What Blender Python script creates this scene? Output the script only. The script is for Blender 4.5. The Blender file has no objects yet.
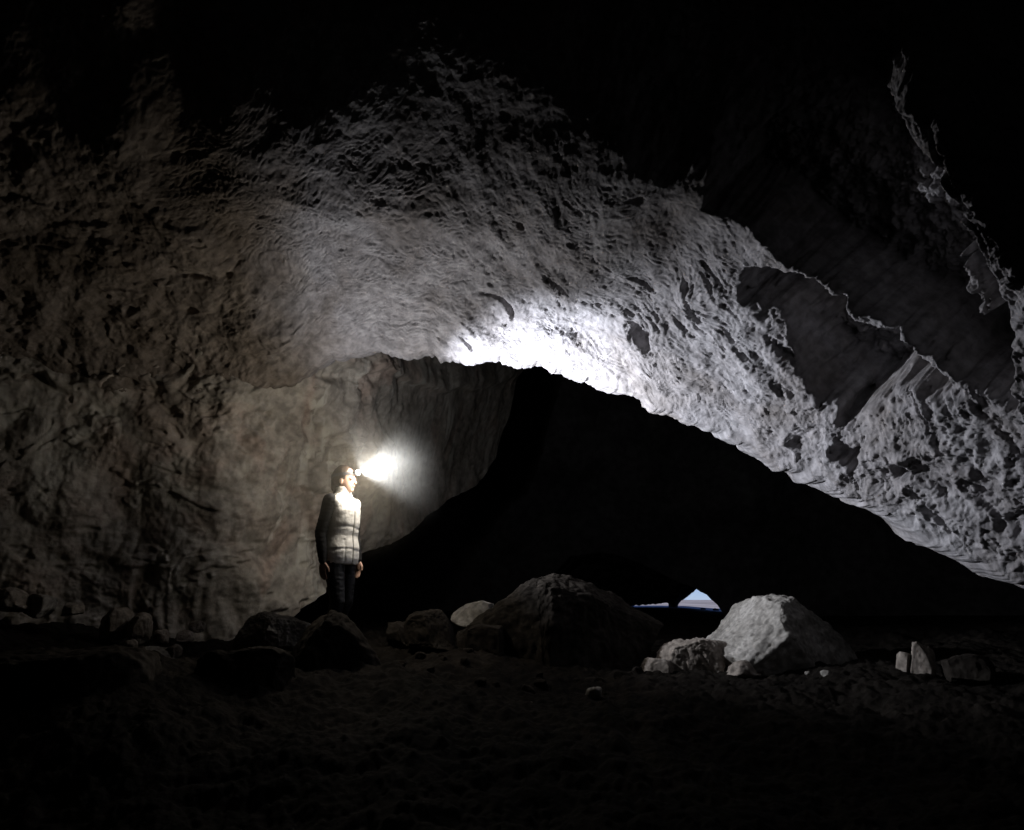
import bpy, bmesh, math, random
import numpy as np
from mathutils import Vector, Matrix

C = bpy.context
S = C.scene
COL = S.collection
R = math.radians

# ------------------------------------------------------------------ camera
F = 788.0                     # focal length in pixels of the 1024 px wide frame
PITCH = R(13.2)
CAMZ = 1.5
cam_d = bpy.data.cameras.new('camera')
cam = bpy.data.objects.new('camera', cam_d); COL.objects.link(cam)
cam.location = (0, 0, CAMZ)
cam.rotation_euler = (R(90) + PITCH, 0, 0)
cam_d.sensor_fit = 'HORIZONTAL'; cam_d.sensor_width = 36.0
cam_d.lens = 36.0 * F / 1024.0
cam_d.clip_start = 0.05; cam_d.clip_end = 3000
S.camera = cam
S.view_settings.view_transform = 'Standard'; S.view_settings.look = 'None'
S.view_settings.gamma = 1.0; S.view_settings.use_curve_mapping = False
S.view_settings.exposure = 0.0
S.render.resolution_x = 1024; S.render.resolution_y = 830
S.cycles.use_denoising = True
S.cycles.max_bounces = 6; S.cycles.diffuse_bounces = 4; S.cycles.volume_bounces = 1
S.cycles.sample_clamp_indirect = 20.0

# ------------------------------------------------------------------ sky (dusk outside)
W_ = bpy.data.worlds.new('World'); S.world = W_; W_.use_nodes = True
nt = W_.node_tree
sky = nt.nodes.new('ShaderNodeTexSky'); sky.sky_type = 'NISHITA'; sky.sun_disc = False
sky.sun_elevation = R(30); sky.sun_rotation = R(180)
sky.ozone_density = 3.0; sky.air_density = .5; sky.dust_density = 0
bg = nt.nodes['Background']; bg.inputs[1].default_value = 0.05
sd_ = bpy.data.lights.new('sun', 'SUN'); sd_.energy = 3.0; sd_.angle = R(.5); sd_.color = (1, .93, .88)
so_ = bpy.data.objects.new('sun', sd_); COL.objects.link(so_); so_.rotation_euler = (R(60), 0, 0)
mt = nt.nodes.new('ShaderNodeMixRGB'); mt.blend_type = 'MULTIPLY'; mt.inputs[0].default_value = 1; mt.inputs[2].default_value = (.95, .97, 1.3, 1)
nt.links.new(sky.outputs[0], mt.inputs[1]); nt.links.new(mt.outputs[0], bg.inputs[0])

# ------------------------------------------------------------------ lamp settings
LAMP_PX = (349.5, 468.5, 6.62)
BEAM_TARGET = (775, 470, 7.3)
BEAM_POWER = 760.0
CORE_TARGET = (500, 402, 7.8)
CORE_POWER = 1500.0
CORE_ANGLE = 62.0
BEAM_ANGLE = 84.0
BEAM_BLEND = 1.0
WIDE_TARGET = (540, 340, 7.8)
WIDE_POWER = 78.0
WIDE_ANGLE = 168.0
SPILL_POWER = 37.0
HAZE = 0
GLARE_MIST = 0.085

# ------------------------------------------------------------------ helpers
cp, sp = math.cos(PITCH), math.sin(PITCH)

def unproj(u, v, Z):
    """the point seen at pixel u, v at Z metres along the view axis (scalars or arrays)"""
    u = np.asarray(u, float); v = np.asarray(v, float); Z = np.asarray(Z, float)
    xc = (u - 512.0) / F * Z; yc = (415.0 - v) / F * Z
    return np.stack([xc, cp * Z - sp * yc, CAMZ + sp * Z + cp * yc], -1)

_rng = np.random.RandomState(7)
_perm = _rng.permutation(256); _perm = np.concatenate([_perm] * 3)
_g = _rng.normal(size=(256, 3)); _g /= np.linalg.norm(_g, axis=1)[:, None]

def pn(p):
    """gradient noise, p (...,3) -> about -0.7..0.7"""
    i = np.floor(p).astype(np.int64); f = p - i
    w = f * f * f * (f * (f * 6 - 15) + 10)
    i &= 255
    out = 0
    for dx in (0, 1):
        wx = w[..., 0] if dx else 1 - w[..., 0]
        for dy in (0, 1):
            wy = w[..., 1] if dy else 1 - w[..., 1]
            for dz in (0, 1):
                wz = w[..., 2] if dz else 1 - w[..., 2]
                h = _perm[_perm[_perm[i[..., 0] + dx] + ((i[..., 1] + dy) & 255)] + ((i[..., 2] + dz) & 255)]
                g = _g[h]
                out = out + wx * wy * wz * (g[..., 0] * (f[..., 0] - dx) + g[..., 1] * (f[..., 1] - dy) + g[..., 2] * (f[..., 2] - dz))
    return out

def fbm(p, o=4, gain=.5, lac=2.03, mode=0):
    s = 0; a = 1.0
    for k in range(o):
        n = pn(p + 17.3 * k)
        if mode == 1: n = 0.35 - np.abs(n) * 1.6        # ridged
        if mode == 2: n = np.abs(n) * 1.6 - 0.35        # billowed, scalloped
        s = s + a * n; a *= gain; p = p * lac
    return s

def sstep(a, b, x):
    t = np.clip((x - a) / (b - a), 0, 1); return t * t * (3 - 2 * t)

def tps(ctrl):
    """thin plate spline through (u, v, value) controls"""
    c = np.array(ctrl, float); P = c[:, :2] / 400.0; n = len(P)
    def phi(r2): return np.where(r2 > 1e-12, r2 * np.log(np.maximum(r2, 1e-12)), 0)
    d2 = ((P[:, None] - P[None]) ** 2).sum(-1)
    A = np.zeros((n + 3, n + 3)); A[:n, :n] = phi(d2) + np.eye(n) * .01
    A[:n, n] = 1; A[:n, n + 1:] = P; A[n, :n] = 1; A[n + 1:, :n] = P.T
    sol = np.linalg.solve(A, np.concatenate([c[:, 2], [0, 0, 0]]))
    def f(u, v):
        x = np.asarray(u, float) / 400.0; y = np.asarray(v, float) / 400.0
        s = sol[n] + sol[n + 1] * x + sol[n + 2] * y
        for k in range(n): s = s + sol[k] * phi((x - P[k, 0]) ** 2 + (y - P[k, 1]) ** 2)
        return s
    return f

def curve(pts):
    a = np.array(pts, float)
    return lambda x: np.interp(x, a[:, 0], a[:, 1])

def poly_sd(u, v, poly):
    """signed distance in pixels, positive inside"""
    P = np.array(poly, float); n = len(P)
    d = np.full(u.shape, 1e9); inside = np.zeros(u.shape, bool)
    for k in range(n):
        a, b = P[k], P[(k + 1) % n]; e = b - a
        t = np.clip(((u - a[0]) * e[0] + (v - a[1]) * e[1]) / (e @ e), 0, 1)
        d = np.minimum(d, np.hypot(u - a[0] - t * e[0], v - a[1] - t * e[1]))
        c = ((a[1] > v) != (b[1] > v)) & (u < (b[0] - a[0]) * (v - a[1]) / (b[1] - a[1] + 1e-9) + a[0])
        inside ^= c
    return np.where(inside, d, -d)

def mesh_from(name, V, Fa, mat, parent=None, smooth=True):
    me = bpy.data.meshes.new(name)
    V = np.asarray(V, np.float32).reshape(-1, 3); Fa = np.asarray(Fa, np.int32)
    me.vertices.add(len(V)); me.vertices.foreach_set('co', V.ravel())
    me.loops.add(Fa.size); me.loops.foreach_set('vertex_index', Fa.ravel())
    me.polygons.add(len(Fa))
    me.polygons.foreach_set('loop_start', np.arange(len(Fa), dtype=np.int32) * Fa.shape[1])
    me.polygons.foreach_set('loop_total', np.full(len(Fa), Fa.shape[1], np.int32))
    me.update(calc_edges=True); me.validate()
    me.polygons.foreach_set('use_smooth', np.full(len(me.polygons), smooth))
    if mat: me.materials.append(mat)
    o = bpy.data.objects.new(name, me); COL.objects.link(o)
    if parent: o.parent = parent
    return o

def grid_faces(nr, nc, wrap=False):
    r = np.arange(nr - 1)[:, None]; c = np.arange(nc if wrap else nc - 1)[None]
    c2 = (c + 1) % nc
    a = r * nc + c; b = r * nc + c2; d = (r + 1) * nc + c; e = (r + 1) * nc + c2
    return np.stack([a, b, e, d], -1).reshape(-1, 4)

def normals(G):
    du = np.gradient(G, axis=1); dv = np.gradient(G, axis=0)
    n = np.cross(du, dv); n /= np.linalg.norm(n, axis=-1)[..., None] + 1e-9
    # point away from the camera
    to = G - np.array([0, 0, CAMZ]); s = np.sign((n * to).sum(-1)); s[s == 0] = 1
    return n * s[..., None]

def tag(o, label=None, cat=None, group=None, kind=None):
    if label: o['label'] = label
    if cat: o['category'] = cat
    if group: o['group'] = group
    if kind: o['kind'] = kind
    return o

# ------------------------------------------------------------------ materials
def ramp(nodes, stops):
    r = nodes.new('ShaderNodeValToRGB'); e = r.color_ramp.elements
    while len(e) < len(stops): e.new(.5)
    for k, (p, c) in enumerate(stops): e[k].position = p; e[k].color = (*c, 1)
    return r

def rock_mat(name, c1, c2, c3, scale=1.0, rough=.85, bump=.6, bdist=.01, fine=30):
    m = bpy.data.materials.new(name); m.use_nodes = True
    t = m.node_tree; N = t.nodes; L = t.links; b = N['Principled BSDF']
    tc = N.new('ShaderNodeTexCoord')
    n1 = N.new('ShaderNodeTexNoise'); n1.inputs['Scale'].default_value = scale; n1.inputs['Detail'].default_value = 8; n1.inputs['Roughness'].default_value = .62
    n1.inputs['Distortion'].default_value = .6
    L.new(tc.outputs['Object'], n1.inputs['Vector'])
    r1 = ramp(N, [(.32, c1), (.52, c2), (.70, c3)]); L.new(n1.outputs['Fac'], r1.inputs['Fac'])
    n2 = N.new('ShaderNodeTexNoise'); n2.inputs['Scale'].default_value = scale * 9; n2.inputs['Detail'].default_value = 6
    L.new(tc.outputs['Object'], n2.inputs['Vector'])
    r2 = ramp(N, [(.35, (.62, .62, .62)), (.65, (1.1, 1.1, 1.1))]); L.new(n2.outputs['Fac'], r2.inputs['Fac'])
    mx = N.new('ShaderNodeMixRGB'); mx.blend_type = 'MULTIPLY'; mx.inputs[0].default_value = 1
    L.new(r1.outputs[0], mx.inputs[1]); L.new(r2.outputs[0], mx.inputs[2]); L.new(mx.outputs[0], b.inputs['Base Color'])
    b.inputs['Roughness'].default_value = rough
    b.inputs['Specular IOR Level'].default_value = .04 if c2[0] < .1 else .12
    n3 = N.new('ShaderNodeTexNoise'); n3.inputs['Scale'].default_value = fine; n3.inputs['Detail'].default_value = 6; n3.inputs['Roughness'].default_value = .65
    L.new(tc.outputs['Object'], n3.inputs['Vector'])
    bp = N.new('ShaderNodeBump'); bp.inputs['Strength'].default_value = bump; bp.inputs['Distance'].default_value = bdist
    L.new(n3.outputs['Fac'], bp.inputs['Height']); L.new(bp.outputs[0], b.inputs['Normal'])
    return m

def wall_streaks(m):
    t = m.node_tree; N = t.nodes; L = t.links; b = N['Principled BSDF']
    src = b.inputs['Base Color'].links[0].from_socket
    tc = N.new('ShaderNodeTexCoord')
    def noise(scale, vec, det=5, dist=0):
        mp = N.new('ShaderNodeMapping'); mp.inputs['Scale'].default_value = vec; L.new(tc.outputs['Object'], mp.inputs[0])
        n = N.new('ShaderNodeTexNoise'); n.inputs['Scale'].default_value = scale; n.inputs['Detail'].default_value = det; n.inputs['Distortion'].default_value = dist
        L.new(mp.outputs[0], n.inputs['Vector']); return n.outputs['Fac']
    st = ramp(N, [(.54, (0, 0, 0)), (.60, (1, 1, 1))]); L.new(noise(3.2, (1, 1, .13), 6, .5), st.inputs[0])
    zone = ramp(N, [(.46, (0, 0, 0)), (.60, (.85, .85, .85))]); L.new(noise(.9, (1, 1, 1), 3), zone.inputs[0])
    mu = N.new('ShaderNodeMath'); mu.operation = 'MULTIPLY'; L.new(st.outputs[0], mu.inputs[0]); L.new(zone.outputs[0], mu.inputs[1])
    mx = N.new('ShaderNodeMixRGB'); L.new(mu.outputs[0], mx.inputs[0]); L.new(src, mx.inputs[1]); mx.inputs[2].default_value = (.52, .50, .44, 1)
    rd = ramp(N, [(.50, (1, 1, 1)), (.68, (1.0, .88, .85))]); L.new(noise(1.4, (1, 1, .8), 6, 1), rd.inputs[0])
    m2 = N.new('ShaderNodeMixRGB'); m2.blend_type = 'MULTIPLY'; m2.inputs[0].default_value = 1; L.new(mx.outputs[0], m2.inputs[1]); L.new(rd.outputs[0], m2.inputs[2])
    L.new(m2.outputs[0], b.inputs['Base Color'])
def plain(name, c, rough=.7, spec=.3, var=.15, vs=40, bump=0.0, bs=120, metal=0):
    m = bpy.data.materials.new(name); m.use_nodes = True
    t = m.node_tree; N = t.nodes; L = t.links; b = N['Principled BSDF']
    tc = N.new('ShaderNodeTexCoord'); n = N.new('ShaderNodeTexNoise'); n.inputs['Scale'].default_value = vs; n.inputs['Detail'].default_value = 4
    L.new(tc.outputs['Object'], n.inputs['Vector'])
    r = ramp(N, [(.3, tuple(x * (1 - var) for x in c)), (.7, tuple(min(1, x * (1 + var)) for x in c))])
    L.new(n.outputs['Fac'], r.inputs['Fac']); L.new(r.outputs[0], b.inputs['Base Color'])
    b.inputs['Roughness'].default_value = rough; b.inputs['Specular IOR Level'].default_value = spec; b.inputs['Metallic'].default_value = metal
    if bump:
        n3 = N.new('ShaderNodeTexNoise'); n3.inputs['Scale'].default_value = bs; L.new(tc.outputs['Object'], n3.inputs['Vector'])
        bp = N.new('ShaderNodeBump'); bp.inputs['Strength'].default_value = bump; bp.inputs['Distance'].default_value = .004
        L.new(n3.outputs['Fac'], bp.inputs['Height']); L.new(bp.outputs[0], b.inputs['Normal'])
    return m

M = {}
M['ceiling'] = rock_mat('ceiling_rock', (.24, .22, .21), (.34, .325, .33), (.45, .44, .45), 1.3, bump=.7, bdist=.012, fine=45)
def side_tint(m):
    t = m.node_tree; N = t.nodes; L = t.links; b = N['Principled BSDF']
    src = b.inputs['Base Color'].links[0].from_socket
    tc = N.new('ShaderNodeTexCoord'); sx = N.new('ShaderNodeSeparateXYZ'); L.new(tc.outputs['Object'], sx.inputs[0])
    n = N.new('ShaderNodeTexNoise'); n.inputs['Scale'].default_value = 1.5; n.inputs['Detail'].default_value = 5; L.new(tc.outputs['Object'], n.inputs['Vector'])
    ad = N.new('ShaderNodeMath'); ad.operation = 'MULTIPLY_ADD'; ad.inputs[1].default_value = 1.6; L.new(n.outputs['Fac'], ad.inputs[0]); L.new(sx.outputs[0], ad.inputs[2])
    mr_ = N.new('ShaderNodeMapRange'); mr_.inputs[1].default_value = -1.75; mr_.inputs[2].default_value = -1.0; L.new(ad.outputs[0], mr_.inputs[0])
    mx = N.new('ShaderNodeMixRGB'); mx.blend_type = 'MULTIPLY'; mx.inputs[0].default_value = 1
    mm = N.new('ShaderNodeMixRGB'); mm.inputs[1].default_value = (.74, .66, .55, 1); mm.inputs[2].default_value = (1, 1, 1, 1)
    L.new(mr_.outputs[0], mm.inputs[0]); L.new(src, mx.inputs[1]); L.new(mm.outputs[0], mx.inputs[2]); L.new(mx.outputs[0], b.inputs['Base Color'])
side_tint(M['ceiling'])
M['wall'] = rock_mat('wall_rock', (.24, .215, .18), (.36, .33, .285), (.47, .44, .39), 1.1, bump=.6, bdist=.012, fine=28)
wall_streaks(M['wall'])
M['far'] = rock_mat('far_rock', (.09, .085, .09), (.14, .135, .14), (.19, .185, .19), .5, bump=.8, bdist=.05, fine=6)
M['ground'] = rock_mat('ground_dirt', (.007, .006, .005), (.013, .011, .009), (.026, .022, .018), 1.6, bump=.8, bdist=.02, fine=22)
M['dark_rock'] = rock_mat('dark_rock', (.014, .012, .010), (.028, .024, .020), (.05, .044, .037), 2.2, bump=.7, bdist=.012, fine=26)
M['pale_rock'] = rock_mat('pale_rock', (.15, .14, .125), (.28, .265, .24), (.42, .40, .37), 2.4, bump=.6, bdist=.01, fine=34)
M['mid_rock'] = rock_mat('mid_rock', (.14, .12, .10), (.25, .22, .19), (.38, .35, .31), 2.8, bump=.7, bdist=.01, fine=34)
M['snow'] = rock_mat('snow', (.45, .42, .44), (.66, .65, .70), (.80, .80, .84), .02, bump=.2, bdist=.3, fine=.5)

# ------------------------------------------------------------------ cave ceiling (the big lit overhang)
K = .84
ceil_Z = tps([(u, v, z * K) for u, v, z in [
    (-350, 250, 7.0), (0, 300, 8.3), (200, 330, 9.1), (340, 345, 9.5), (540, 365, 9.2), (700, 425, 8.7), (860, 500, 7.8), (1024, 580, 6.8), (1300, 720, 5.4),
    (-350, 100, 6.6), (100, 160, 7.8), (340, 180, 8.0), (540, 200, 7.9), (700, 250, 7.6), (860, 330, 6.9), (1024, 400, 6.1), (1300, 500, 5.0),
    (-200, 0, 6.4), (200, 0, 6.6), (540, 0, 6.2), (860, 0, 5.6), (1300, 0, 4.6), (512, -500, 3.6), (1300, -500, 3.2), (-300, -500, 3.9)]])
lip = curve([(-400, 420), (120, 425), (220, 415), (280, 385), (330, 356), (400, 350), (440, 353), (480, 357), (520, 362), (560, 369), (590, 376), (620, 389),
             (650, 402), (700, 426), (740, 446), (790, 466), (830, 484), (870, 501), (910, 523), (940, 541), (980, 560), (1024, 581), (1100, 616), (1500, 800)])

def axis_steps(a, lo, hi, b, fine, n1, n2):
    x1 = lo - (lo - a) * (np.linspace(1, 0, n1, endpoint=False) ** 1.6)
    x2 = np.arange(lo, hi, fine)
    x3 = hi + (b - hi) * (np.linspace(0, 1, n2) ** 1.6)
    return np.concatenate([x1, x2, x3])

us = axis_steps(-380, -20, 1044, 1460, 1.25, 50, 60)
nc = len(us)
ts = np.concatenate([np.arange(0, 1, 1.25 / 640), 1 + np.linspace(0, 1, 70)[1:] ** 1.3])    # 0 lip, 1 -> v=-20, 2 -> v=-800
lp = lip(us) + fbm(np.stack([us / 34, us * 0, us * 0 + 3.3], -1), 6, .58) * 11
T = ts[:, None]; U = np.broadcast_to(us[None], (len(ts), nc)).copy()
topv = -20 + 0 * us
V = np.where(T <= 1, lp[None] + (topv - lp)[None] * T, topv[None] + (-800 - topv)[None] * (T - 1))
Z = ceil_Z(U, V)
G = unproj(U, V, Z)
Nn = normals(G)

def wall_relief(P3, V, U):
    warp = np.stack([fbm(P3 * .6 + 5, 3), fbm(P3 * .6 + 15, 3), fbm(P3 * .6 + 25, 3)], -1)
    Q = P3 + warp * .45
    d = fbm(P3 * .5 + 43, 3) * .30
    a = pn(Q * 1.1 + 3); b = pn(Q * 1.7 + 13); c = pn(Q * 2.6 + 23)
    d = d + (np.abs(a) * .26 + np.abs(b + .1) * .17 + np.abs(c - .05) * .09) * -1.0      # broad hollows meeting in edges
    st = fbm(Q * np.array([.8, .8, 2.2]) + 60, 3) * 4; fr = st - np.floor(st); d = d + np.minimum(fr, (1 - fr) * 9) * .010
    cr = np.abs(pn(Q * np.array([1.9, 1.9, 2.6]) + 17.7)); d = d + np.exp(-(cr / .014) ** 2) * .03 * sstep(.15, .4, pn(P3 * 1.1 + 190))
    pit = pn(P3 * np.array([3.1, 3.1, 4.2]) + 300); d = d + sstep(.43, .53, pit) * .08
    pit = pn(P3 * np.array([7, 7, 9.]) + 330); d = d + sstep(.46, .54, pit) * .02
    lump = sstep(-.05, .3, pn(P3 * .75 + 620)); d = d + fbm(P3 * np.array([3.2, 3.2, 5]) + 640, 4, .55, mode=2) * .08 * lump
    shf = fbm(Q * np.array([1.3, 1.3, 3.0]) + 660, 4, .6); d = d + sstep(.34, .42, shf) * .035 - sstep(-.30, -.40, shf) * .035
    d = d + fbm(P3 * 5 + 80, 4, .6) * .042 + fbm(P3 * 26 + 80, 3, .6) * .004
    return d

def region(poly, soft, jag=10, seed=0, fr=40):
    j = fbm(np.stack([U / fr, V / fr, U * 0 + seed], -1), 5, .6) * jag * 2
    return sstep(0, soft, poly_sd(U, V, poly) + j)

# rock relief, in metres away from the viewer
P3 = G.copy()
warp = np.stack([fbm(P3 * .8 + 5, 3), fbm(P3 * .8 + 15, 3), fbm(P3 * .8 + 25, 3)], -1)
uu = np.linspace(-500, 1600, 800); th = np.radians(np.interp(uu, [100, 350, 520, 700, 900, 1200], [2, 14, 34, 46, 48, 40]))
gg = np.concatenate([[0], np.cumsum(np.tan(th)[1:] * np.diff(uu))])
Uw = U + warp[..., 0] * 38; Vw = V + warp[..., 1] * 38
thu = np.interp(Uw, uu, th)
psi = (Vw - np.interp(Uw, uu, gg)) * np.cos(thu) / 105.0
Qa = np.stack([psi, Uw / np.cos(thu) / 105.0 * .30, V * 0 + .5], -1)             # stretched along the grooves
d = fbm(P3 * .55 + 3, 3) * .26
Tc = np.interp(U, [-500, 250, 500, 712, 1100, 1700], [110, 165, 185, 220, 215, 300]) - V; calm = 1 - .88 * sstep(-70, 60, Tc) * sstep(760, 700, U)
gr = fbm(Qa * np.array([1.6, 1.6, 1]) + 9, 3, .5, mode=1); d += gr * -.09 * calm
gmask = sstep(-.25, .35, pn(P3 * .9 + 400))
g2 = fbm(Qa * np.array([6, 4, 1]) + 31, 5, .68); d += sstep(.30, .62, g2) * .09 * (.25 + gmask) * calm       # torn open grooves
d += fbm(Qa * np.array([9, 9, 1]) + 61, 3, .55, mode=1) * -.010 * calm
lev = fbm(Qa * np.array([2.2, 2.6, 1]) + 50, 3, .5) * 14                  # eroded bedding lines
fr_ = lev - np.floor(lev); d += (np.minimum(fr_ * 1.25, (1 - fr_) * 5)) * .011 * calm
lev = fbm(P3 * 3.3 + warp * 1.2 + 70, 3, .5) * 7                            # worm-like fretting
fr_ = np.abs(lev - np.floor(lev) - .5) * 2; d += sstep(.45, .9, fr_) * .010 * calm
rough_r = sstep(760, 960, U + .25 * V) * .9
d += fbm(P3 * 4.2 + 80, 4, .55, mode=2) * (.008 + .040 * rough_r) * calm
d += fbm(P3 * 2.1 + 180, 3, .55, mode=2) * (.03 + .09 * rough_r)
d += fbm(P3 * 22 + 90, 3, .6) * (.004 + .009 * rough_r)
left = sstep(26, -26, poly_sd(U, V, [(345, 420), (338, 345), (300, 300), (235, 250), (165, 190), (120, 60), (120, -900), (1700, -900), (1700, 1200), (345, 1200)]) + warp[..., 2] * 30)
d = d * (1 - left) + wall_relief(P3, V, U) * left
# the roof steps up out of the light above this line
T_poly = [(-500, 60), (60, 110), (180, 105), (250, 112), (330, 128), (400, 135), (500, 146), (600, 172), (672, 200), (712, 226), (760, 232), (850, 215), (905, 165), (893, 128), (912, 128), (952, 160), (990, 212), (1022, 280), (1060, 340), (1300, 420), (1700, 400), (1700, -1500), (-500, -1500)]
T_sd = poly_sd(U, V, T_poly)
T_ = region(T_poly, 90, 12, 9, 90) * sstep(400, 620, U) + sstep(-60, 260, T_sd) * (1 - sstep(400, 620, U)) * .6
T_v = np.interp(U, [-500, 250, 500, 712, 1100, 1700], [110, 165, 185, 220, 215, 300]) - V
# hollows that stay black beside the lit rock
A = region([(700, 215), (722, 165), (770, 135), (840, 124), (882, 130), (905, 152), (940, 172), (955, 205), (975, 235), (992, 268), (1008, 305), (1016, 340),
            (1024, 420), (985, 398), (952, 384), (925, 345), (880, 320), (838, 300), (800, 272), (775, 262), (752, 238)], 14, 5, 1, 55)
B = region([(738, 262), (775, 270), (825, 285), (850, 312), (895, 338), (935, 368), (944, 388), (898, 398), (868, 420), (842, 425), (822, 402), (800, 375), (788, 345), (768, 318), (744, 300)], 16, 8, 2, 60)
Pp = region([(948, 252), (962, 250), (974, 275), (988, 312), (984, 345), (962, 325), (950, 290)], 10, 6, 12, 25)
Cc = region([(626, 316), (640, 312), (652, 328), (654, 352), (640, 348), (632, 332)], 7, 4, 3, 18)
D = 0
E = region([(890, 452), (905, 455), (915, 480), (900, 478)], 8, 5, 5, 20)
E2 = region([(830, 440), (860, 445), (868, 470), (845, 462)], 8, 5, 6, 20)
d += (A + B) * fbm(P3 * 2.6 + 700, 5, .6) * .14
d += np.maximum(A * .85, T_ * (.6 + .35 * sstep(450, 700, U))) + B * .75 - Pp * .6 + 6.0 * (np.clip(T_v + 55 * sstep(700, 500, U) - 10, 0, 500) / 420) ** 1.5 + 1.6 * T_ * np.clip((U - 740) / 300, 0, 2) + Cc * .12 + D * .40 + (E + E2) * .2
far_out = np.clip((V + 20) / -300, 0, 1); d = d * (1 + far_out)
edge = sstep(0, 10, (lp[None] - V))                                        # keep the lip line
d = d * (.55 + .45 * sstep(0, 26, lp[None] - V))
G2 = G + Nn * d[..., None]
G2 = G2 + Nn * ((fbm(G2 * 4 + 500, 5, .62, mode=2) * .075 + fbm(G2 * 15 + 520, 4, .65) * .03) * np.clip(A + B + T_ + .15, 0, 1) * sstep(0, 26, lp[None] - V))[..., None]
# the lip rolls back and up behind itself
nb = 26
tb = (np.linspace(0, 1, nb + 1)[1:] ** 1.4)[:, None]
lipP = G2[0][None]
back = np.stack([0 * tb * lipP[..., 0], 2.6 * tb + 0 * lipP[..., 0], (2.2 * tb ** 1.6 - .05 * np.sin(np.minimum(tb * 6, math.pi))) + 0 * lipP[..., 0]], -1)
BK = lipP + back
BK += fbm(BK * 2.5, 4)[..., None] * .10 * np.minimum(tb * 4, 1)[..., None]
GG = np.concatenate([BK[::-1], G2], 0)
tag(mesh_from('cave_ceiling', GG, grid_faces(GG.shape[0], nc), M['ceiling']), kind='structure')

# ------------------------------------------------------------------ cave wall (left, dim and brown)
KW = .87
wall_Z = tps([(u, v, z * KW) for u, v, z in [
    (-400, 340, 6.0), (-400, 640, 5.7), (0, 340, 8.35), (0, 480, 8.3), (0, 620, 8.0), (150, 345, 9.0), (150, 620, 8.8), (300, 345, 9.6), (300, 612, 9.7),
    (340, 350, 10.2), (340, 580, 10.6), (400, 350, 11.8), (400, 540, 12.4), (500, 350, 16), (500, 470, 17), (640, 400, 23), (0, 0, 8.9), (300, 0, 10.2), (-400, -300, 6.6), (600, 0, 21), (0, 760, 7.6), (300, 760, 9.5)]])
wbot = curve([(-420, 700), (100, 700), (200, 684), (262, 645), (296, 606), (330, 580), (380, 547), (440, 508), (474, 484), (494, 456), (508, 415), (518, 360), (540, 280), (700, 240)])
us = axis_steps(-400, -20, 560, 700, 1.3, 50, 30); nc = len(us)
ts = np.concatenate([np.linspace(0, 1, 420), 1 + np.linspace(0, 1, 60)[1:]])
lp = wbot(us) + fbm(np.stack([us / 40, us * 0, us * 0 + 8.3], -1), 4) * 10
T = ts[:, None]; U = np.broadcast_to(us[None], (len(ts), nc)).copy()
V = np.where(T <= 1, lp[None] + (180 - lp)[None] * T, 180 + (-400 - 180) * (T - 1))
G = unproj(U, V, wall_Z(U, V)); Nn = normals(G); P3 = G
d = wall_relief(P3, V, U)
warp = np.stack([fbm(P3 * .7 + 5, 3)] * 3, -1)
d *= 1 - .72 * sstep(350, 430, U)
ledge = V - (368 + 14 * np.sin(U / 60) + fbm(np.stack([U / 50, V * 0, V * 0], -1), 4) * 30)
d += -.10 * sstep(-26, 0, ledge) * (1 - sstep(0, 7, ledge)) 
flute = fbm(np.stack([P3[..., 0] * 4.5 + P3[..., 1] * 3 + warp[..., 0] * 1.5, P3[..., 2] * .5, P3[..., 1] * .4], -1), 3)
d += flute * .06 * sstep(500, 590, V)
G2 = G + Nn * d[..., None]
tb = (np.linspace(0, 1, 20)[1:] ** 1.4)[:, None]
lipP = G2[0][None]
BK = lipP + np.stack([-1.2 * tb + 0 * lipP[..., 0], 3.0 * tb + 0 * lipP[..., 0], .3 * tb + 0 * lipP[..., 0]], -1)
BK += fbm(BK * 2.5, 4)[..., None] * .10 * np.minimum(tb * 4, 1)[..., None]
GG = np.concatenate([BK[::-1], G2], 0)
tag(mesh_from('cave_wall', GG, grid_faces(GG.shape[0], nc), M['wall']), kind='structure')

# ------------------------------------------------------------------ far chamber: one rock vault round everything, open only at the exit
def px_ang(u, v):
    p = unproj(u, v, 1.0) - np.array([0, 0, CAMZ])
    return np.arctan2(p[..., 0], p[..., 1]), np.arctan2(p[..., 2], np.hypot(p[..., 0], p[..., 1]))
arch = [(470, 740), (528, 622), (540, 606), (552, 575), (570, 556), (600, 552), (620, 556), (640, 563), (660, 573), (680, 583), (692, 587), (700, 590.5), (706, 594), (712, 599.5), (718, 606), (724, 613), (728, 622), (786, 740)]
sliv = [(470, 740), (528, 640), (606, 622), (614, 611), (622, 606.3), (634, 605.8), (645, 605.0), (656, 604.0), (664, 603.0), (668, 603), (671, 607), (675, 607.5), (678, 605), (681, 601), (686, 598), (692, 593), (696, 589), (698, 590), (728, 592), (786, 740)]
aa, ae = px_ang(*np.array(arch, float).T); sa, se = px_ang(*np.array(sliv, float).T)
az = np.concatenate([np.linspace(-math.pi - .06, aa[0], 150, endpoint=False), np.linspace(aa[0], aa[-1], 260), np.linspace(aa[-1], math.pi + .06, 150)[1:]])
inh = (az >= aa[0]) & (az <= aa[-1])
jag = lambda k: fbm(np.stack([az * 260, az * 0 + k, az * 0], -1), 4, .6) * .0014
eb = jag(3) + np.where(inh, np.interp(az, aa, ae), ae[0])
rad0 = 10 + 14 * sstep(R(100), R(30), np.abs(az)) 
te = np.linspace(0, 1, 110) ** 1.5
EL = eb[:, None] + (math.pi / 2 * 1.01 - eb[:, None]) * te[None]; AZ = np.broadcast_to(az[:, None], EL.shape)
dirs = np.stack([np.sin(AZ) * np.cos(EL), np.cos(AZ) * np.cos(EL), np.sin(EL)], -1)
rad = rad0[:, None] * (1 - .45 * np.sin(np.clip(EL, 0, 2)) ** 2)
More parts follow.
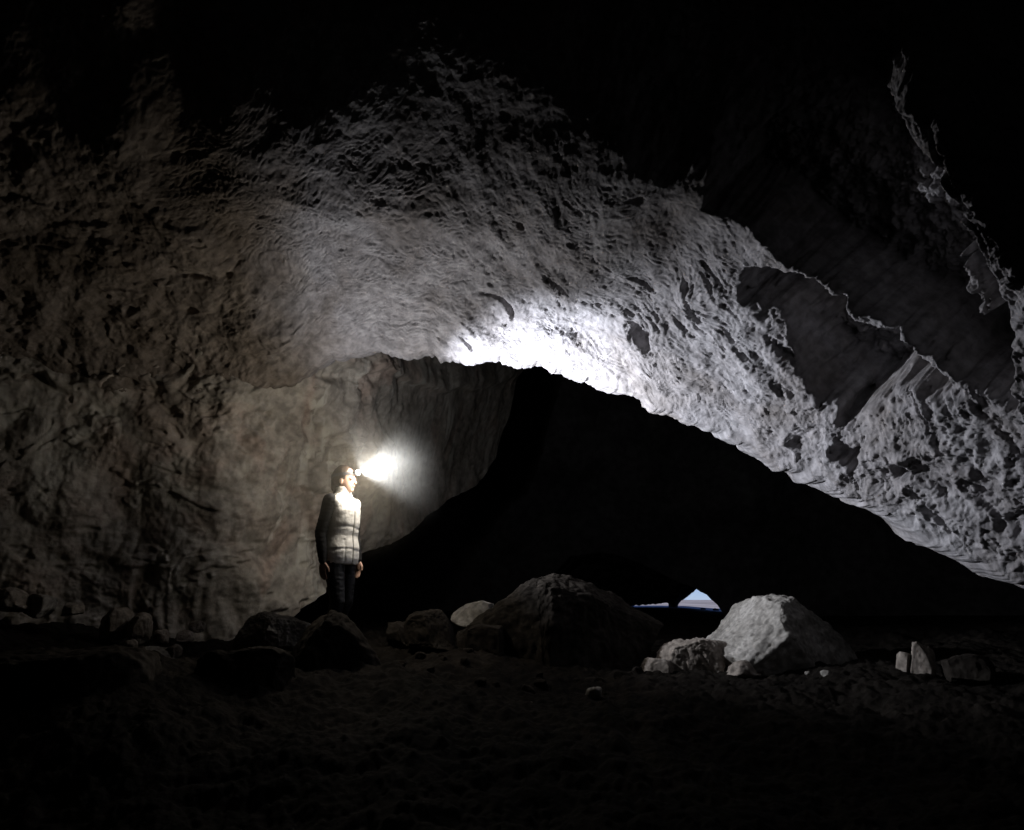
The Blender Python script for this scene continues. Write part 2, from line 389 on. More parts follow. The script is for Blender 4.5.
rel = 1 + fbm(dirs * 4, 4) * .10 * sstep(0, .08, te)[None]
DG = dirs * (rad * rel)[..., None] + np.array([0, 0, CAMZ])
# roof of the way out, sinking from the arch towards the low opening
ti = np.linspace(0, 1, 70)[1:][::-1]
es = jag(9) + np.where(inh, np.interp(az, sa, se), se[0])
rr = rad0[:, None] + 10 * ti[None]
# straight line between the two edges, bulging up a little
z0 = 24 * np.tan(eb); z1 = 34 * np.tan(np.minimum(es, eb + .0))
zz = z0[:, None] * (1 - ti[None]) + z1[:, None] * ti[None] + (.35 * np.sin(ti * math.pi))[None] * inh[:, None]
xx = rr * np.sin(az)[:, None]; yy = rr * np.cos(az)[:, None]
IN = np.stack([xx, yy, zz + CAMZ], -1)
nz = fbm(IN * np.array([.9, .9, .9]), 4) * .45 * (np.sin(ti * math.pi) ** .6)[None]
IN[..., 2] += np.where(inh[:, None], nz, 0)
DG = np.concatenate([IN, DG], 1)
na, ne = DG.shape[:2]
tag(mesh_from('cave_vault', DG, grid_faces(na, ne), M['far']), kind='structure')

# ------------------------------------------------------------------ ground
def gc(u, v, z):
    p = unproj(u, v, z); return (p[0], p[1], p[2])
gctl = [gc(*a) for a in [(512, 830, 3.6), (0, 830, 3.6), (1024, 830, 3.6), (-300, 830, 3.6), (1300, 830, 3.6),
        (0, 668, 5.4), (100, 655, 5.3), (190, 668, 5.5), (250, 675, 5.6), (-300, 640, 4.6),
        (0, 618, 6.7), (100, 640, 6.8), (170, 655, 6.8), (230, 640, 7.2), (60, 622, 7.1), (280, 640, 7.7),
        (330, 652, 6.8), (340, 668, 6.2), (430, 660, 6.6), (500, 668, 6.6), (430, 640, 8.5), (560, 660, 7.2), (700, 672, 6.8), (800, 676, 6.6), (920, 674, 6.4), (1060, 676, 6.2), (1300, 690, 5),
        (600, 700, 5.6), (800, 720, 5.2), (400, 700, 5.4),
        (512, 625, 14), (750, 625, 14), (1000, 625, 14), (512, 613, 22), (700, 613, 22), (1000, 613, 22), (-200, 613, 22)]] + \
       [(0, -8, 0), (-8, -4, .3), (8, -4, .3), (0, 0, 0), (-5, 0, 0), (5, 0, 0), (-8, 10, 1.3), (9, 10, 1.2)]
_gt = tps([(x * 100, y * 100, z) for x, y, z in gctl])
def dip(x, y): return .17 * sstep(.20, .265, x / np.maximum(y, .1)) * sstep(16, 24, y)
def gbase(x, y):
    r = np.hypot(x, y); w = sstep(13, 22, r); wb = sstep(-2, -9, y)
    h = np.clip(_gt(np.clip(x, -12, 12) * 100, np.clip(y, -9, 24) * 100), -.6, 2.2)
    h = h * (1 - wb) + 0
    return h * (1 - w) + (1.19 - dip(x, y)) * w
def gheight(x, y):
    x = np.asarray(x, float); y = np.asarray(y, float); r = np.hypot(x, y)
    P = np.stack([x, y, x * 0], -1)
    w = 1 - sstep(12, 20, r) * .9
    return gbase(x, y) + (fbm(P * .9 + 4, 4) * .16 + fbm(P * 4 + 40, 4, .6, mode=2) * .05 + fbm(P * 14 + 70, 3, .6) * .016) * w
az = np.concatenate([np.linspace(-180, -50, 60, endpoint=False), np.linspace(-50, 50, 900), np.linspace(50, 180, 60)[1:]])
az = np.radians(az)
rs = np.concatenate([[.05, .4, .8, 1.2], np.linspace(1.5, 3.5, 30, endpoint=False), np.linspace(3.5, 10, 420, endpoint=False), np.geomspace(10, 36, 150)])
RR, AA = np.meshgrid(rs, az, indexing='ij')
X = RR * np.sin(AA); Y = RR * np.cos(AA)
ZZ = gheight(X, Y)
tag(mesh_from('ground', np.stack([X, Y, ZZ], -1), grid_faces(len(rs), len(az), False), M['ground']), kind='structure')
# snowy ground outside
az = np.linspace(-math.pi, math.pi, 181); rs = np.geomspace(35.5, 900, 60)
RR, AA = np.meshgrid(rs, az, indexing='ij'); X = RR * np.sin(AA); Y = RR * np.cos(AA)
ZZ = 1.18 - dip(X, Y) * (1 - sstep(60, 120, RR)) + fbm(np.stack([X, Y, X * 0], -1) * .03, 4) * .25 * np.minimum((RR - 35) / 60, 1) - .1 * sstep(40, 200, RR)
tag(mesh_from('snow_field', np.stack([X, Y, ZZ], -1), grid_faces(len(rs), len(az)), M['snow']), kind='structure')
# low snowy hills on the skyline beyond the exit
xs = np.linspace(-60, 160, 260); ys = np.linspace(260, 420, 60)
X, Y = np.meshgrid(xs, ys); prof = np.sin(np.clip((Y - 260) / 160, 0, 1) * math.pi)
ZZ = .9 + prof * (.35 + .5 * np.maximum(fbm(np.stack([X * .03, Y * .012, X * 0 + 2], -1), 5) + .25, -.2))
tag(mesh_from('hills', np.stack([X, Y, ZZ], -1), grid_faces(60, 260), M['snow']), kind='structure')

# ------------------------------------------------------------------ rocks
def ico(sub):
    bm = bmesh.new(); bmesh.ops.create_icosphere(bm, subdivisions=sub, radius=1)
    v = np.array([x.co[:] for x in bm.verts]); f = np.array([[q.index for q in x.verts] for x in bm.faces]); bm.free()
    return v / np.linalg.norm(v, axis=1)[:, None], f
ICO = {k: ico(k) for k in (4, 5, 6, 7)}

def rock(u, v, Z, w, h, dpt, mat, label, seed, sub=6, cuts=16, rot=None, amp=.05, group=None, cat='rock', name='rock', profile=None, rough=1.0, tilt=(0, 0)):
    """a rock whose base centre is seen at pixel u, v, Z metres away; w, h, dpt in metres above its base"""
    rs_ = np.random.RandomState(seed); vv, ff = ICO[sub]; p = vv.copy()
    for k in range(cuts):
        n = rs_.normal(size=3); n[2] = n[2] * .8 + .15; n /= np.linalg.norm(n); dd = rs_.uniform(.5, .85)
        q = p @ n; p = p - np.maximum(q - dd, 0)[:, None] * n * .97
    p[:, 0] /= np.abs(p[:, 0]).max(); p[:, 1] /= np.abs(p[:, 1]).max(); p[:, 2] /= p[:, 2].max()
    p[:, 2] = np.where(p[:, 2] > 0, np.abs(p[:, 2]) ** .75, p[:, 2])
    p[:, 2] = np.where(p[:, 2] > 0, np.tanh(p[:, 2] * 1.35) / math.tanh(1.35), p[:, 2])
    if profile is not None:            # height of the outline along the width
        a = np.array(profile, float); s = np.interp(p[:, 0], a[:, 0], a[:, 1]); p[:, 2] = np.where(p[:, 2] > 0, p[:, 2] * s, p[:, 2])
    p[:, 2] = np.where(p[:, 2] < 0, p[:, 2] * .5, p[:, 2])
    p = p * np.array([w / 2, dpt / 2, h])
    sz = (w + h + dpt) / 3; nrm = vv; amp *= .7
    q = p / sz * 3 + seed * 3.1
    dd = fbm(q * .9, 5, .55) * amp * sz * 1.2 + fbm(q * 3.3 + 9, 4, .6, mode=2) * amp * .55 * sz * rough
    dd += fbm(p * 16 + seed, 3, .6) * .007 * rough
    p = p + nrm * dd[:, None]
    c = unproj(u, v, Z)
    o = mesh_from(name, p, ff, mat)
    o.location = c
    o.rotation_euler = (tilt[0], tilt[1], rs_.uniform(-.3, .3) if rot is None else rot)
    tag(o, label, cat, group)
    return o

dr, mr, pr = M['dark_rock'], M['mid_rock'], M['pale_rock']
# the big pale boulder and its neighbours
rock(786, 682, 7.3, 1.95, .78, 1.2, pr, 'large pale angular boulder with a bright face and a peaked top', 14, 7, 9, rot=.2, amp=.055, name='boulder', cat='boulder',
     profile=[(-1, .35), (-.6, .62), (-.25, .98), (.0, 1.0), (.3, .85), (.7, .55), (1, .3)])
rock(700, 672, 7.0, .78, .28, .5, mr, 'low lumpy grey rock leaning on the left side of the large pale boulder', 23, 6, 12, amp=.07, name='boulder', cat='boulder')
rock(654, 675, 6.9, .38, .15, .3, mr, 'small knobbly stone left of the low lumpy grey rock', 31, 5, 10, amp=.08)
rock(741, 672, 6.75, .34, .10, .3, mr, 'flat brown stone at the foot of the large pale boulder', 37, 5, 10, amp=.06)
# centre
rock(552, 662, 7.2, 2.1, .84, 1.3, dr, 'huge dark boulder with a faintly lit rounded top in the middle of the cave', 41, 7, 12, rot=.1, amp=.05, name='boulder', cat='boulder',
     profile=[(-1, .5), (-.6, .72), (-.2, .97), (.0, 1), (.3, .88), (.65, .7), (1, .5)])
rock(476, 617, 7.9, .50, .17, .3, pr, 'bright white stone wedged behind the dark boulders', 43, 5, 10, amp=.05, rot=.0, profile=[(-1, .5), (-.5, .7), (.2, 1), (.7, .95), (1, .7)])
rock(433, 642, 7.3, .55, .29, .5, dr, 'rounded dark rock below and left of the bright white stone', 47, 6, 12, amp=.06, name='boulder', cat='boulder')
rock(400, 640, 7.5, .34, .17, .3, dr, 'small dark rock between the standing person and the rounded dark rock', 53, 5, 10, amp=.07)
rock(485, 650, 7.0, .5, .22, .4, dr, 'low dark rock tucked against the huge dark boulder', 59, 5, 10, amp=.07)
# under and beside the person
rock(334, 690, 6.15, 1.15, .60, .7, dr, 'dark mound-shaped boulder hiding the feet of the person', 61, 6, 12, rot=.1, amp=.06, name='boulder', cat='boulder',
     profile=[(-1, .7), (-.5, .9), (-.1, 1), (.2, .95), (.5, .75), (1, .5)])
rock(268, 645, 6.7, .80, .28, .55, M['pale_rock'], 'flat-topped pale rock beside the person', 67, 7, 14, rot=.1, amp=.06, name='boulder', cat='boulder',
     profile=[(-1, .5), (-.5, .85), (-.1, 1), (.4, .85), (.8, .75), (1, .4)])
# left, along the foot of the wall
L_ = [(14, 604, 6.7, .34, .14, 'small stone at the wall foot on the edge of the picture', mr), (40, 610, 6.75, .30, .13, 'bright rounded stone second from the picture edge along the wall', pr),
      (72, 612, 6.8, .20, .08, 'small flat stone in the gap between the bright stone and the pale twin rocks', mr), (112, 630, 6.8, .34, .19, 'left of two grey twin rocks at the foot of the wall', mr),
      (137, 634, 6.75, .24, .18, 'taller right one of two grey twin rocks at the foot of the wall', mr), (160, 640, 6.9, .16, .09, 'small stone just right of the grey twin rocks', mr),
      (183, 640, 7.0, .20, .08, 'flat stone by the wall below the pale flowstone streaks', mr), (150, 657, 6.4, .42, .08, 'thin pale slab lying on the lit patch of floor', pr),
      (172, 656, 6.45, .16, .09, 'small pale stone at the right end of the thin slab', mr), (128, 652, 6.45, .18, .10, 'pointed stone at the left end of the thin slab', mr),
      (198, 628, 7.3, .16, .07, 'tiny stone close to the wall left of the flat-topped rock', mr)]
for k, (u, v, z, w, h, lab, m) in enumerate(L_):
    rock(u, v, z, w, h, w * .9, m, lab, 101 + k * 7, 5, 10, amp=.08)
# dark silhouettes near the camera on the left
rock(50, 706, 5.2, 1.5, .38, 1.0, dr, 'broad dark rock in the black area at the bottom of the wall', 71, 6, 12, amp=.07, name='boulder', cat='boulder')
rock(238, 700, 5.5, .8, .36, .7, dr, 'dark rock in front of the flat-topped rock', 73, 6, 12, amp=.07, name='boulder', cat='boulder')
# right side
rock(903, 673, 6.5, .14, .17, .16, mr, 'narrow leaning brown stone with a pale tip', 79, 5, 9, amp=.05, rot=.1, tilt=(0, .25))
rock(921, 675, 6.45, .26, .24, .2, M['mid_rock'], 'bent pale upright stone next to the narrow leaning one', 83, 5, 9, amp=.06, rot=.2, tilt=(0, .35))
rock(966, 676, 6.3, .42, .17, .35, dr, 'faint dark rock on the far side of the two upright stones', 89, 5, 10, amp=.06)
sc = [(808, 674, 6.5, .05, 'tiny bright pebble at the base of the large pale boulder'), (825, 675, 6.45, .09, 'thin pale chip of stone beside the tiny bright pebble'), (855, 674, 6.5, .05, 'dim pebble farthest along the row at the large boulder'),
      (594, 694, 5.9, .13, 'flat pale stone alone on the dark floor below the huge dark boulder'), (664, 699, 5.8, .03, 'single bright speck of stone on the dark floor'), (530, 709, 5.6, .12, 'dim flat stone low on the dark floor')]
for k, (u, v, z, w, lab) in enumerate(sc):
    rock(u, v, z, w, w * .4, w * .8, pr if k != 5 else mr, lab, 201 + k * 5, 4, 8, amp=.06, name='stone', cat='stone')
sm = np.random.RandomState(5)
for k in range(34):       # loose stones on the floor between the boulders
    u = sm.uniform(370, 640); v = sm.uniform(640, 700); z = 6.0 + (700 - v) / 60 * 1.1
    x, y, _ = unproj(u, v, z); w = sm.uniform(.04, .13)
    o = rock(u, v, z, w, w * .55, w * .8, dr, 'dark loose stone in the rubble between the boulders', 300 + k, 4, 8, amp=.08, group='loose stones on the cave floor', name='stone', cat='stone')
    o.location.z = float(gheight(x, y)) - .01
# dark rocks standing at the mouth of the cave
for k, (u, w, h) in enumerate([(674, .5, .22), (703, .25, .10), (716, .3, .14), (630, .5, .08)]):
    p = unproj(u, 609, 35.0)
    o = rock(u, 609, 35.0, w, h, w, dr, ['dark rock splitting the strip of daylight at the cave mouth', 'small dark lump under the brightest part of the daylight', 'dark lump near the pointed end of the daylight', 'low dark rock at the dim end of the daylight strip'][k], 400 + k, 4, 8, amp=.08)
    o.location.z = 1.15 - float(dip(o.location.x, o.location.y))

# ------------------------------------------------------------------ person
def add_loft(bm, rings, seg=24):
    """rings: (centre, rx, ry) horizontal ellipses from bottom to top, closed ends"""
    rows = []
    for c, rx, ry in rings:
        rows.append([bm.verts.new((c[0] + rx * math.cos(a), c[1] + ry * math.sin(a), c[2])) for a in [2 * math.pi * k / seg for k in range(seg)]])
    for a, b in zip(rows, rows[1:]):
        for k in range(seg): bm.faces.new((a[k], a[(k + 1) % seg], b[(k + 1) % seg], b[k]))
    bm.faces.new(rows[0][::-1]); bm.faces.new(rows[-1])

def add_ball(bm, c, r, rot=None):
    m = Matrix.Translation(c) @ (rot.to_4x4() if rot else Matrix.Identity(4)) @ Matrix.Diagonal((*((r, r, r) if isinstance(r, (int, float)) else r), 1))
    bmesh.ops.create_uvsphere(bm, u_segments=20, v_segments=14, radius=1, matrix=m)

def add_limb(bm, pts, seg=16):
    """pts: (point, radius) joined by tapered tubes with balls at the joints"""
    for (p, r) in pts: add_ball(bm, p, r)
    for (p0, r0), (p1, r1) in zip(pts, pts[1:]):
        p0, p1 = Vector(p0), Vector(p1); dd = p1 - p0
        q = dd.to_track_quat('Z', 'Y'); m = Matrix.Translation((p0 + p1) / 2) @ q.to_matrix().to_4x4()
        bmesh.ops.create_cone(bm, cap_ends=True, segments=seg, radius1=r0, radius2=r1, depth=dd.length, matrix=m)

def blob(name, bm, mat, parent, voxel=.006, smooth=4, post=None):
    """fuse overlapping shapes into one continuous surface"""
    me = bpy.data.meshes.new('tmp'); bm.to_mesh(me); bm.free()
    o = bpy.data.objects.new('tmp', me); COL.objects.link(o)
    r = o.modifiers.new('r', 'REMESH'); r.mode = 'VOXEL'; r.voxel_size = voxel; r.use_smooth_shade = True
    s = o.modifiers.new('s', 'SMOOTH'); s.factor = .5; s.iterations = smooth
    dg = C.evaluated_depsgraph_get(); m2 = bpy.data.meshes.new_from_object(o.evaluated_get(dg))
    bpy.data.objects.remove(o)
    n = len(m2.vertices); co = np.empty(n * 3, np.float32); m2.vertices.foreach_get('co', co); co = co.reshape(-1, 3)
    if post is not None:
        nr = np.empty(n * 3, np.float32); m2.vertices.foreach_get('normal', nr)
        co = post(co.astype(float), nr.reshape(-1, 3).astype(float)); m2.vertices.foreach_set('co', co.astype(np.float32).ravel())
    m2.materials.clear(); m2.materials.append(mat); m2.name = name
    m2.polygons.foreach_set('use_smooth', np.full(len(m2.polygons), True)); m2.update()
    x = bpy.data.objects.new(name, m2); COL.objects.link(x); x.parent = parent
    return x

M['skin'] = plain('skin', (.52, .33, .25), .55, .4, .08, 60)
M['vest'] = plain('white_quilted_fabric', (.86, .85, .82), .75, .3, .05, 30, .5, 90)
M['black'] = plain('black_knit', (.012, .012, .014), .8, .25, .2, 60, .3, 200)
M['legg'] = plain('dark_leggings', (.014, .015, .019), .6, .35, .2, 40, .2, 200)
M['hair'] = plain('brown_hair', (.035, .022, .015), .55, .4, .4, 90, .6, 160)
M['boot'] = plain('dark_boot', (.03, .025, .02), .6, .4, .2, 50)
M['strap'] = plain('grey_strap', (.06, .06, .065), .7, .3, .1, 80)
M['housing'] = plain('lamp_housing', (.05, .05, .055), .35, .5, .05, 20)
M['zip'] = plain('grey_zip', (.30, .30, .29), .5, .4, .05, 60)
M['dark_eye'] = plain('dark_eye', (.02, .015, .012), .3, .5, .05, 60)
M['lip_skin'] = plain('lip_skin', (.40, .17, .14), .5, .4, .05, 60)
em = bpy.data.materials.new('lit_lens'); em.use_nodes = True
e_ = em.node_tree.nodes['Principled BSDF']; e_.inputs['Base Color'].default_value = (.9, .9, .9, 1)
e_.inputs['Emission Color'].default_value = (1, .97, .92, 1); e_.inputs['Emission Strength'].default_value = 60
M['lens'] = em

FEET = unproj(335, 661, 6.7)
body = bpy.data.objects.new('person', None); COL.objects.link(body)
body.location = FEET; body.rotation_euler = (0, 0, R(-26))
tag(body, 'person in a white quilted vest and dark leggings wearing a lit headlamp', 'person')
HY = R(8)                     # the head turns further to the side
HC = Vector((.02, 0, 1.545))
def hd(p):
    p = Vector(p); c, s = math.cos(HY), math.sin(HY)
    return HC + Vector((p.x * c - p.y * s, p.x * s + p.y * c, p.z))
Rh = Matrix.Rotation(HY, 3, 'Z')
ELB = {-1: (-.055, -.212, 1.07), 1: (-.01, .205, 1.07)}
WRI = {-1: (-.02, -.205, .83), 1: (.07, .165, .85)}
SHO = {-1: (-.005, -.165, 1.345), 1: (-.005, .165, 1.345)}
KNE = {-1: (.07, -.095, .49), 1: (.02, .085, .49)}
ANK = {-1: (.02, -.10, .09), 1: (-.12, .085, .10)}
bm = bmesh.new()
add_ball(bm, hd((-.012, 0, .022)), (.094, .076, .105), Rh)
add_ball(bm, hd((.018, 0, -.040)), (.070, .060, .078), Rh)
add_ball(bm, hd((.052, 0, -.088)), (.028, .030, .020), Rh)            # chin
add_limb(bm, [(hd((.080, 0, .012)), .009), (hd((.098, 0, -.026)), .013)])   # nose
for s in (-1, 1):
    add_ball(bm, hd((-.005, s * .074, -.008)), (.018, .010, .032), Rh)      # ears
    add_ball(bm, hd((.070, s * .030, .012)), (.014, .018, .012), Rh)        # brow
add_limb(bm, [(hd((-.01, 0, -.07)), .052), (Vector((-.01, 0, 1.37)), .058)])
add_loft(bm, [((0, 0, .84), .085, .13), ((0, 0, .93), .10, .165), ((0, 0, 1.05), .085, .135), ((0, 0, 1.2), .10, .155), ((0, 0, 1.32), .09, .17), ((-.005, 0, 1.39), .05, .09)])
for s in (-1, 1):
    w = Vector(WRI[s])
    add_limb(bm, [(SHO[s], .058), (ELB[s], .040), (w, .027)])
    dn = Vector((.04 * 1, 0, -1)).normalized(); fw = Vector((1, 0, .04)); out = Vector((0, s, 0))
    pc = w + dn * .05
    add_loft(bm, [(pc + dn * .035, .036, .014), (pc + dn * .01, .040, .016), (pc - dn * .03, .032, .018), (pc - dn * .05, .026, .022)], 14)
    for k, (off, ln) in enumerate([(.027, .070), (.009, .080), (-.009, .075), (-.027, .058)]):
        b = pc + dn * .032 + fw * off
        m1 = b + dn * ln * .5 - out * .006; m2 = b + dn * ln * .95 - out * .022
        add_limb(bm, [(b, .0088), (m1, .0082), (m2, .0068)], 10)
    b = pc - dn * .02 + fw * .028; m1 = b + dn * .03 + fw * .022 - out * .008; m2 = m1 + dn * .032 + fw * .004 - out * .006
    add_limb(bm, [(b, .0125), (m1, .0105), (m2, .008)], 10)
    hp = Vector((0, s * .085, .88))
    add_limb(bm, [(hp, .082), (KNE[s], .052), (Vector(KNE[s]) * .55 + Vector(ANK[s]) * .45 + Vector((-.015, 0, 0)), .050), (ANK[s], .034)])
    a = Vector(ANK[s]); add_limb(bm, [(a - Vector((.02, 0, .05)), .034), (a + Vector((.12, 0, -.06)), .028)])
blob('body', bm, M['skin'], body, .0045, 3)
# face marks
bm = bmesh.new()
for s in (-1, 1):
    add_ball(bm, hd((.079, s * .030, -.001)), (.008, .013, .006), Rh)
    o = bpy.data.meshes.new('eye'); bm.to_mesh(o); bm.free(); o.materials.append(M['dark_eye']); x = bpy.data.objects.new('eye', o); COL.objects.link(x); x.parent = body
    bm = bmesh.new()
add_ball(bm, hd((.082, 0, -.058)), (.008, .022, .007), Rh)
o = bpy.data.meshes.new('mouth'); bm.to_mesh(o); bm.free(); o.materials.append(M['lip_skin']); x = bpy.data.objects.new('mouth', o); COL.objects.link(x); x.parent = body
# hair
bm = bmesh.new()
add_ball(bm, hd((-.030, 0, .034)), (.098, .088, .106), Rh)
add_limb(bm, [(hd((-.085, 0, .0)), .055), (hd((-.10, 0, -.06)), .04), (hd((-.095, 0, -.11)), .022)])
def hairpost(co, nr):
    g = fbm(np.stack([co[:, 0] * 22, co[:, 1] * 60, co[:, 2] * 14], -1), 3) * .006
    return co + nr * g[:, None]
blob('hair', bm, M['hair'], body, .006, 3, hairpost)
# black top
bm = bmesh.new()
add_loft(bm, [((0, 0, .86), .10, .15), ((0, 0, .95), .11, .168), ((0, 0, 1.07), .10, .148), ((0, 0, 1.2), .112, .165), ((0, 0, 1.33), .10, .175), ((-.008, 0, 1.405), .065, .075)])
for s in (-1, 1):
    add_limb(bm, [(SHO[s], .068), (tuple((np.array(SHO[s]) + np.array(ELB[s])) / 2), .056), (ELB[s], .050), (tuple(np.array(ELB[s]) * .4 + np.array(WRI[s]) * .6), .044), (WRI[s], .034)])
def wrinkle(co, nr):
    g = fbm(np.stack([co[:, 0] * 9, co[:, 1] * 9, co[:, 2] * 22], -1), 3, mode=1) * .006
    return co + nr * g[:, None]
blob('shirt', bm, M['black'], body, .007, 4, wrinkle)
# vest
bm = bmesh.new()
add_loft(bm, [((.005, 0, .805), .130, .174), ((.005, 0, .86), .140, .186), ((.005, 0, .95), .142, .184), ((.0, 0, 1.05), .130, .168), ((.005, 0, 1.16), .140, .176), ((.005, 0, 1.27), .140, .182), ((-.005, 0, 1.345), .118, .190), ((-.01, 0, 1.395), .088, .14), ((-.005, 0, 1.42), .078, .085)], 32)
add_loft(bm, [((-.005, 0, 1.38), .078, .082), ((.0, 0, 1.43), .070, .074), ((.006, 0, 1.475), .072, .074), ((.006, 0, 1.485), .066, .068)], 28)
add_ball(bm, (-.005, -.150, 1.335), (.085, .055, .072)); add_ball(bm, (-.005, .150, 1.335), (.085, .055, .072))
def quilt(co, nr):
    x, y, z = co.T
    ang = np.arctan2(y, x)
    seam = np.minimum.reduce([np.abs(z - s + .008 * np.sin(ang * 3)) for s in (.93, 1.12)])
    g = -.0035 * np.exp(-(seam / .012) ** 2)
    front = (x > 0)
    g += np.where(front, -.004 * np.exp(-((np.abs(y) - .095) / .010) ** 2) * (z < 1.02), 0)
    g += np.where(front & (z < 1.42), -.014 * np.exp(-(y / .010) ** 2), 0)
    g += np.where(x < 0, -.008 * np.exp(-((np.abs(y) - .11) / .010) ** 2), 0)
    g += fbm(co * np.array([12, 12, 16]), 3) * .004
    g += -.012 * np.exp(-((z - 1.405) / .008) ** 2)
    return co + nr * g[:, None]
v_ = blob('vest', bm, M['vest'], body, .006, 3, quilt)
v_['label'] = 'white sleeveless quilted vest with a high collar'
bm = bmesh.new(); add_limb(bm, [(Vector((.138, 0, .83)), .004), (Vector((.140, 0, .95)), .004), (Vector((.128, 0, 1.05)), .004), (Vector((.137, 0, 1.16)), .004), (Vector((.137, 0, 1.27)), .004), (Vector((.112, 0, 1.345)), .004), (Vector((.076, 0, 1.43)), .004), (Vector((.076, 0, 1.475)), .004)], 8)
o = bpy.data.meshes.new('zip'); bm.to_mesh(o); bm.free(); o.materials.append(M['zip']); x = bpy.data.objects.new('zip', o); COL.objects.link(x); x.parent = v_
# leggings
bm = bmesh.new()
add_loft(bm, [((0, 0, .82), .10, .14), ((-.01, 0, .87), .122, .172), ((0, 0, .95), .112, .165), ((0, 0, 1.0), .10, .15)])
for s in (-1, 1):
    mid = Vector(KNE[s]) * .55 + Vector(ANK[s]) * .45 + Vector((-.02, 0, 0))
    add_limb(bm, [((-.005, s * .085, .86), .098), (tuple(Vector((-.0, s * .088, .86)) * .5 + Vector(KNE[s]) * .5), .078), (KNE[s], .060), (mid, .058), (ANK[s], .043)])
blob('leggings', bm, M['legg'], body, .007, 4, wrinkle)
for s in (-1, 1):
    a = Vector(ANK[s]); bm = bmesh.new()
    add_limb(bm, [(a + Vector((0, 0, .06)), .054), (a + Vector((0, 0, -.03)), .052), (a + Vector((.07, 0, -.045)), .048), (a + Vector((.14, 0, -.055)), .040)])
    add_ball(bm, a + Vector((.05, 0, -.085)), (.135, .052, .022))
    blob('boot', bm, M['boot'], body, .008, 3)

# headlamp (worn on the head, a thing of its own)
Rb = Matrix.Rotation(R(-26), 3, 'Z')
def bw(p): return Vector(FEET) + Rb @ Vector(p)
lamp_c = bw(hd((.098, 0, .062)))
hl = bpy.data.objects.new('headlamp', None); COL.objects.link(hl)
hl.location = lamp_c
tag(hl, 'brightly lit headlamp strapped to the forehead of the person', 'headlamp')
tgt = Vector(unproj(*BEAM_TARGET)); dirv = (tgt - lamp_c).normalized()
fwd = (Rb @ (Rh @ Vector((1, 0, .16)))).normalized()
rotq = fwd.to_track_quat('Z', 'Y').to_matrix()
def local(o): o.parent = hl; return o
bm = bmesh.new()
bmesh.ops.create_cube(bm, size=1, matrix=Matrix.Diagonal((.062, .044, .034, 1)) )
bmesh.ops.bevel(bm, geom=list(bm.edges), offset=.009, segments=3, affect='EDGES')
bmesh.ops.create_cone(bm, cap_ends=False, segments=28, radius1=.021, radius2=.023, depth=.016, matrix=Matrix.Translation((0, 0, .022)))
bmesh.ops.transform(bm, matrix=rotq.to_4x4(), verts=bm.verts)
me = bpy.data.meshes.new('housing'); bm.to_mesh(me); bm.free(); me.materials.append(M['housing']); x = bpy.data.objects.new('housing', me); COL.objects.link(x); local(x)
bm = bmesh.new(); bmesh.ops.create_uvsphere(bm, u_segments=24, v_segments=12, radius=.024, matrix=Matrix.Translation((0, 0, .026)) @ Matrix.Diagonal((1, 1, .5, 1)))
bmesh.ops.transform(bm, matrix=rotq.to_4x4(), verts=bm.verts)
me = bpy.data.meshes.new('lens'); bm.to_mesh(me); bm.free(); me.materials.append(M['lens'])
for p in me.polygons: p.use_smooth = True
x = bpy.data.objects.new('lens', me); COL.objects.link(x); local(x)
bm = bmesh.new()      # elastic band round the head
seg = 48; ring = []
for k in range(seg):
    a = 2 * math.pi * k / seg; cx, cy = -.022 + .113 * math.cos(a), .097 * math.sin(a); zz_ = .055 - .012 * (1 - math.cos(a)) 
    row = []
    for (dr_, dz_) in ((0, -.013), (.003, -.013), (.003, .013), (0, .013)):
        p = bw(hd((cx + dr_ * math.cos(a), cy + dr_ * math.sin(a), zz_ + dz_))) - lamp_c
        row.append(bm.verts.new(p))
    ring.append(row)
for k in range(seg):
    a, b = ring[k], ring[(k + 1) % seg]
    for j in range(4): bm.faces.new((a[j], a[(j + 1) % 4], b[(j + 1) % 4], b[j]))
me = bpy.data.meshes.new('strap'); bm.to_mesh(me); bm.free(); me.materials.append(M['strap']); x = bpy.data.objects.new('strap', me); COL.objects.link(x); local(x)

# its light: a broad cool beam and the weaker spill round it
for nm, tg, pw, an in (('beam', BEAM_TARGET, BEAM_POWER, BEAM_ANGLE), ('core_beam', CORE_TARGET, CORE_POWER, CORE_ANGLE), ('wide_beam', WIDE_TARGET, WIDE_POWER, WIDE_ANGLE)):
    ld = bpy.data.lights.new(nm, 'SPOT'); ld.energy = pw; ld.color = (.85, .89, 1.0); ld.spot_size = R(an); ld.spot_blend = .4 if nm == 'wide_beam' else BEAM_BLEND; ld.shadow_soft_size = .018
    lo = bpy.data.objects.new(nm, ld); COL.objects.link(lo); lo.location = lamp_c + fwd * .045
    lo.rotation_euler = (-(Vector(unproj(*tg)) - lamp_c).normalized()).to_track_quat('Z', 'Y').to_euler()
ld = bpy.data.lights.new('spill', 'POINT'); ld.energy = SPILL_POWER; ld.color = (1.0, .90, .76); ld.shadow_soft_size = .11
lo = bpy.data.objects.new('spill', ld); COL.objects.link(lo); lo.location = lamp_c + fwd * .15 + Vector((0, 0, .02))

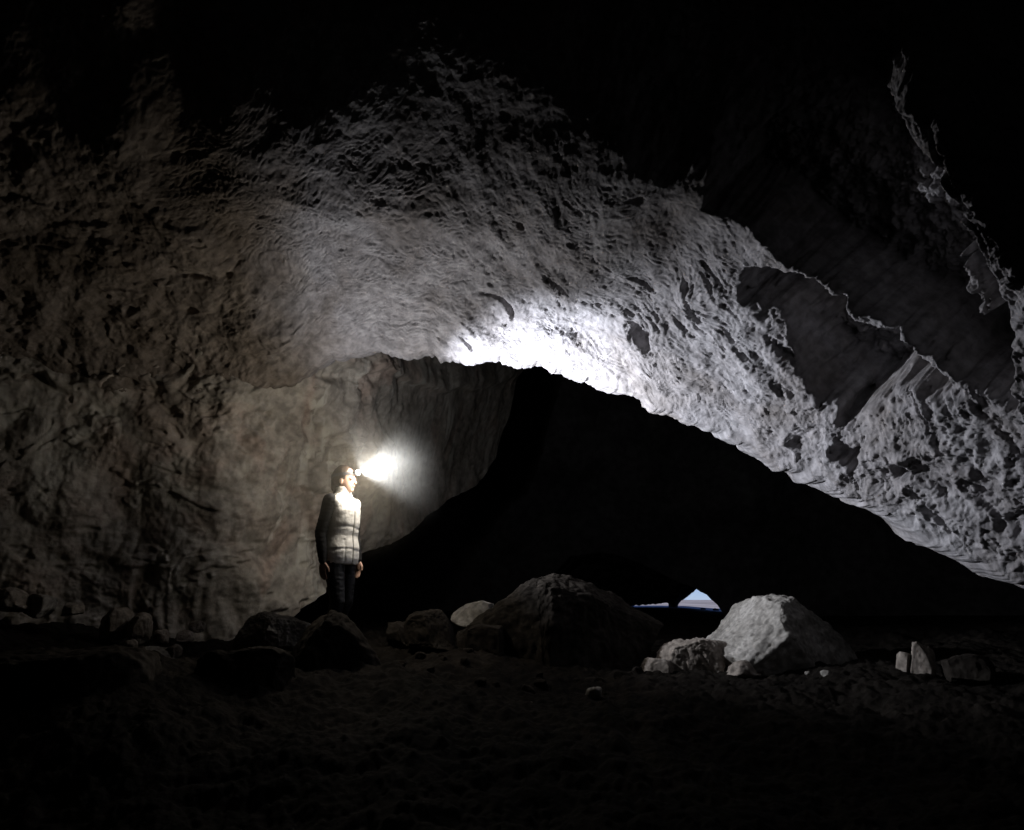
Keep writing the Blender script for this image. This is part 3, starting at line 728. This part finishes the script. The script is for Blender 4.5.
# ------------------------------------------------------------------ air volumes: haze, and one added for the lamp glare
if HAZE > 0:
    bm = bmesh.new(); bmesh.ops.create_cube(bm, size=1, matrix=Matrix.Translation((0, 200, 20)) @ Matrix.Diagonal((1000, 1000, 60, 1)))
    me = bpy.data.meshes.new('haze'); bm.to_mesh(me); bm.free()
    hm = bpy.data.materials.new('haze'); hm.use_nodes = True; hm.node_tree.nodes.clear()
    pv = hm.node_tree.nodes.new('ShaderNodeVolumePrincipled'); ou = hm.node_tree.nodes.new('ShaderNodeOutputMaterial')
    pv.inputs['Color'].default_value = (.9, .88, .84, 1); pv.inputs['Density'].default_value = HAZE; pv.inputs['Anisotropy'].default_value = .2
    hm.node_tree.links.new(pv.outputs[0], ou.inputs['Volume']); me.materials.append(hm)
    hz = bpy.data.objects.new('haze', me); COL.objects.link(hz); tag(hz, kind='stuff')

# volume added round the head, standing in for the headlamp's lens glare
if GLARE_MIST > 0:
    bm = bmesh.new(); bmesh.ops.create_icosphere(bm, subdivisions=4, radius=.95)
    me = bpy.data.meshes.new('glare_mist'); bm.to_mesh(me); bm.free()
    hm = bpy.data.materials.new('glare_mist'); hm.use_nodes = True; N = hm.node_tree.nodes; L = hm.node_tree.links; N.clear()
    pv = N.new('ShaderNodeVolumePrincipled'); ou = N.new('ShaderNodeOutputMaterial'); tc = N.new('ShaderNodeTexCoord')
    ln = N.new('ShaderNodeVectorMath'); ln.operation = 'LENGTH'; L.new(tc.outputs['Object'], ln.inputs[0])
    mr_ = N.new('ShaderNodeMapRange'); mr_.interpolation_type = 'SMOOTHERSTEP'; mr_.inputs[1].default_value = .90; mr_.inputs[2].default_value = 0; mr_.inputs[3].default_value = 0; mr_.inputs[4].default_value = 1
    L.new(ln.outputs['Value'], mr_.inputs[0])
    n = N.new('ShaderNodeTexNoise'); n.inputs['Scale'].default_value = 2.2; n.inputs['Detail'].default_value = 3; L.new(tc.outputs['Object'], n.inputs['Vector'])
    m1 = N.new('ShaderNodeMath'); m1.operation = 'MULTIPLY'; L.new(mr_.outputs[0], m1.inputs[0]); L.new(n.outputs['Fac'], m1.inputs[1])
    m2 = N.new('ShaderNodeMath'); m2.operation = 'MULTIPLY'; L.new(m1.outputs[0], m2.inputs[0]); m2.inputs[1].default_value = GLARE_MIST * 2
    pv.inputs['Color'].default_value = (.95, .90, .78, 1); L.new(m2.outputs[0], pv.inputs['Density'])
    L.new(pv.outputs[0], ou.inputs['Volume']); me.materials.append(hm)
    hz = bpy.data.objects.new('glare_mist', me); COL.objects.link(hz); hz.location = lamp_c + Vector((-.02, -.08, -.06)); tag(hz, kind='stuff')
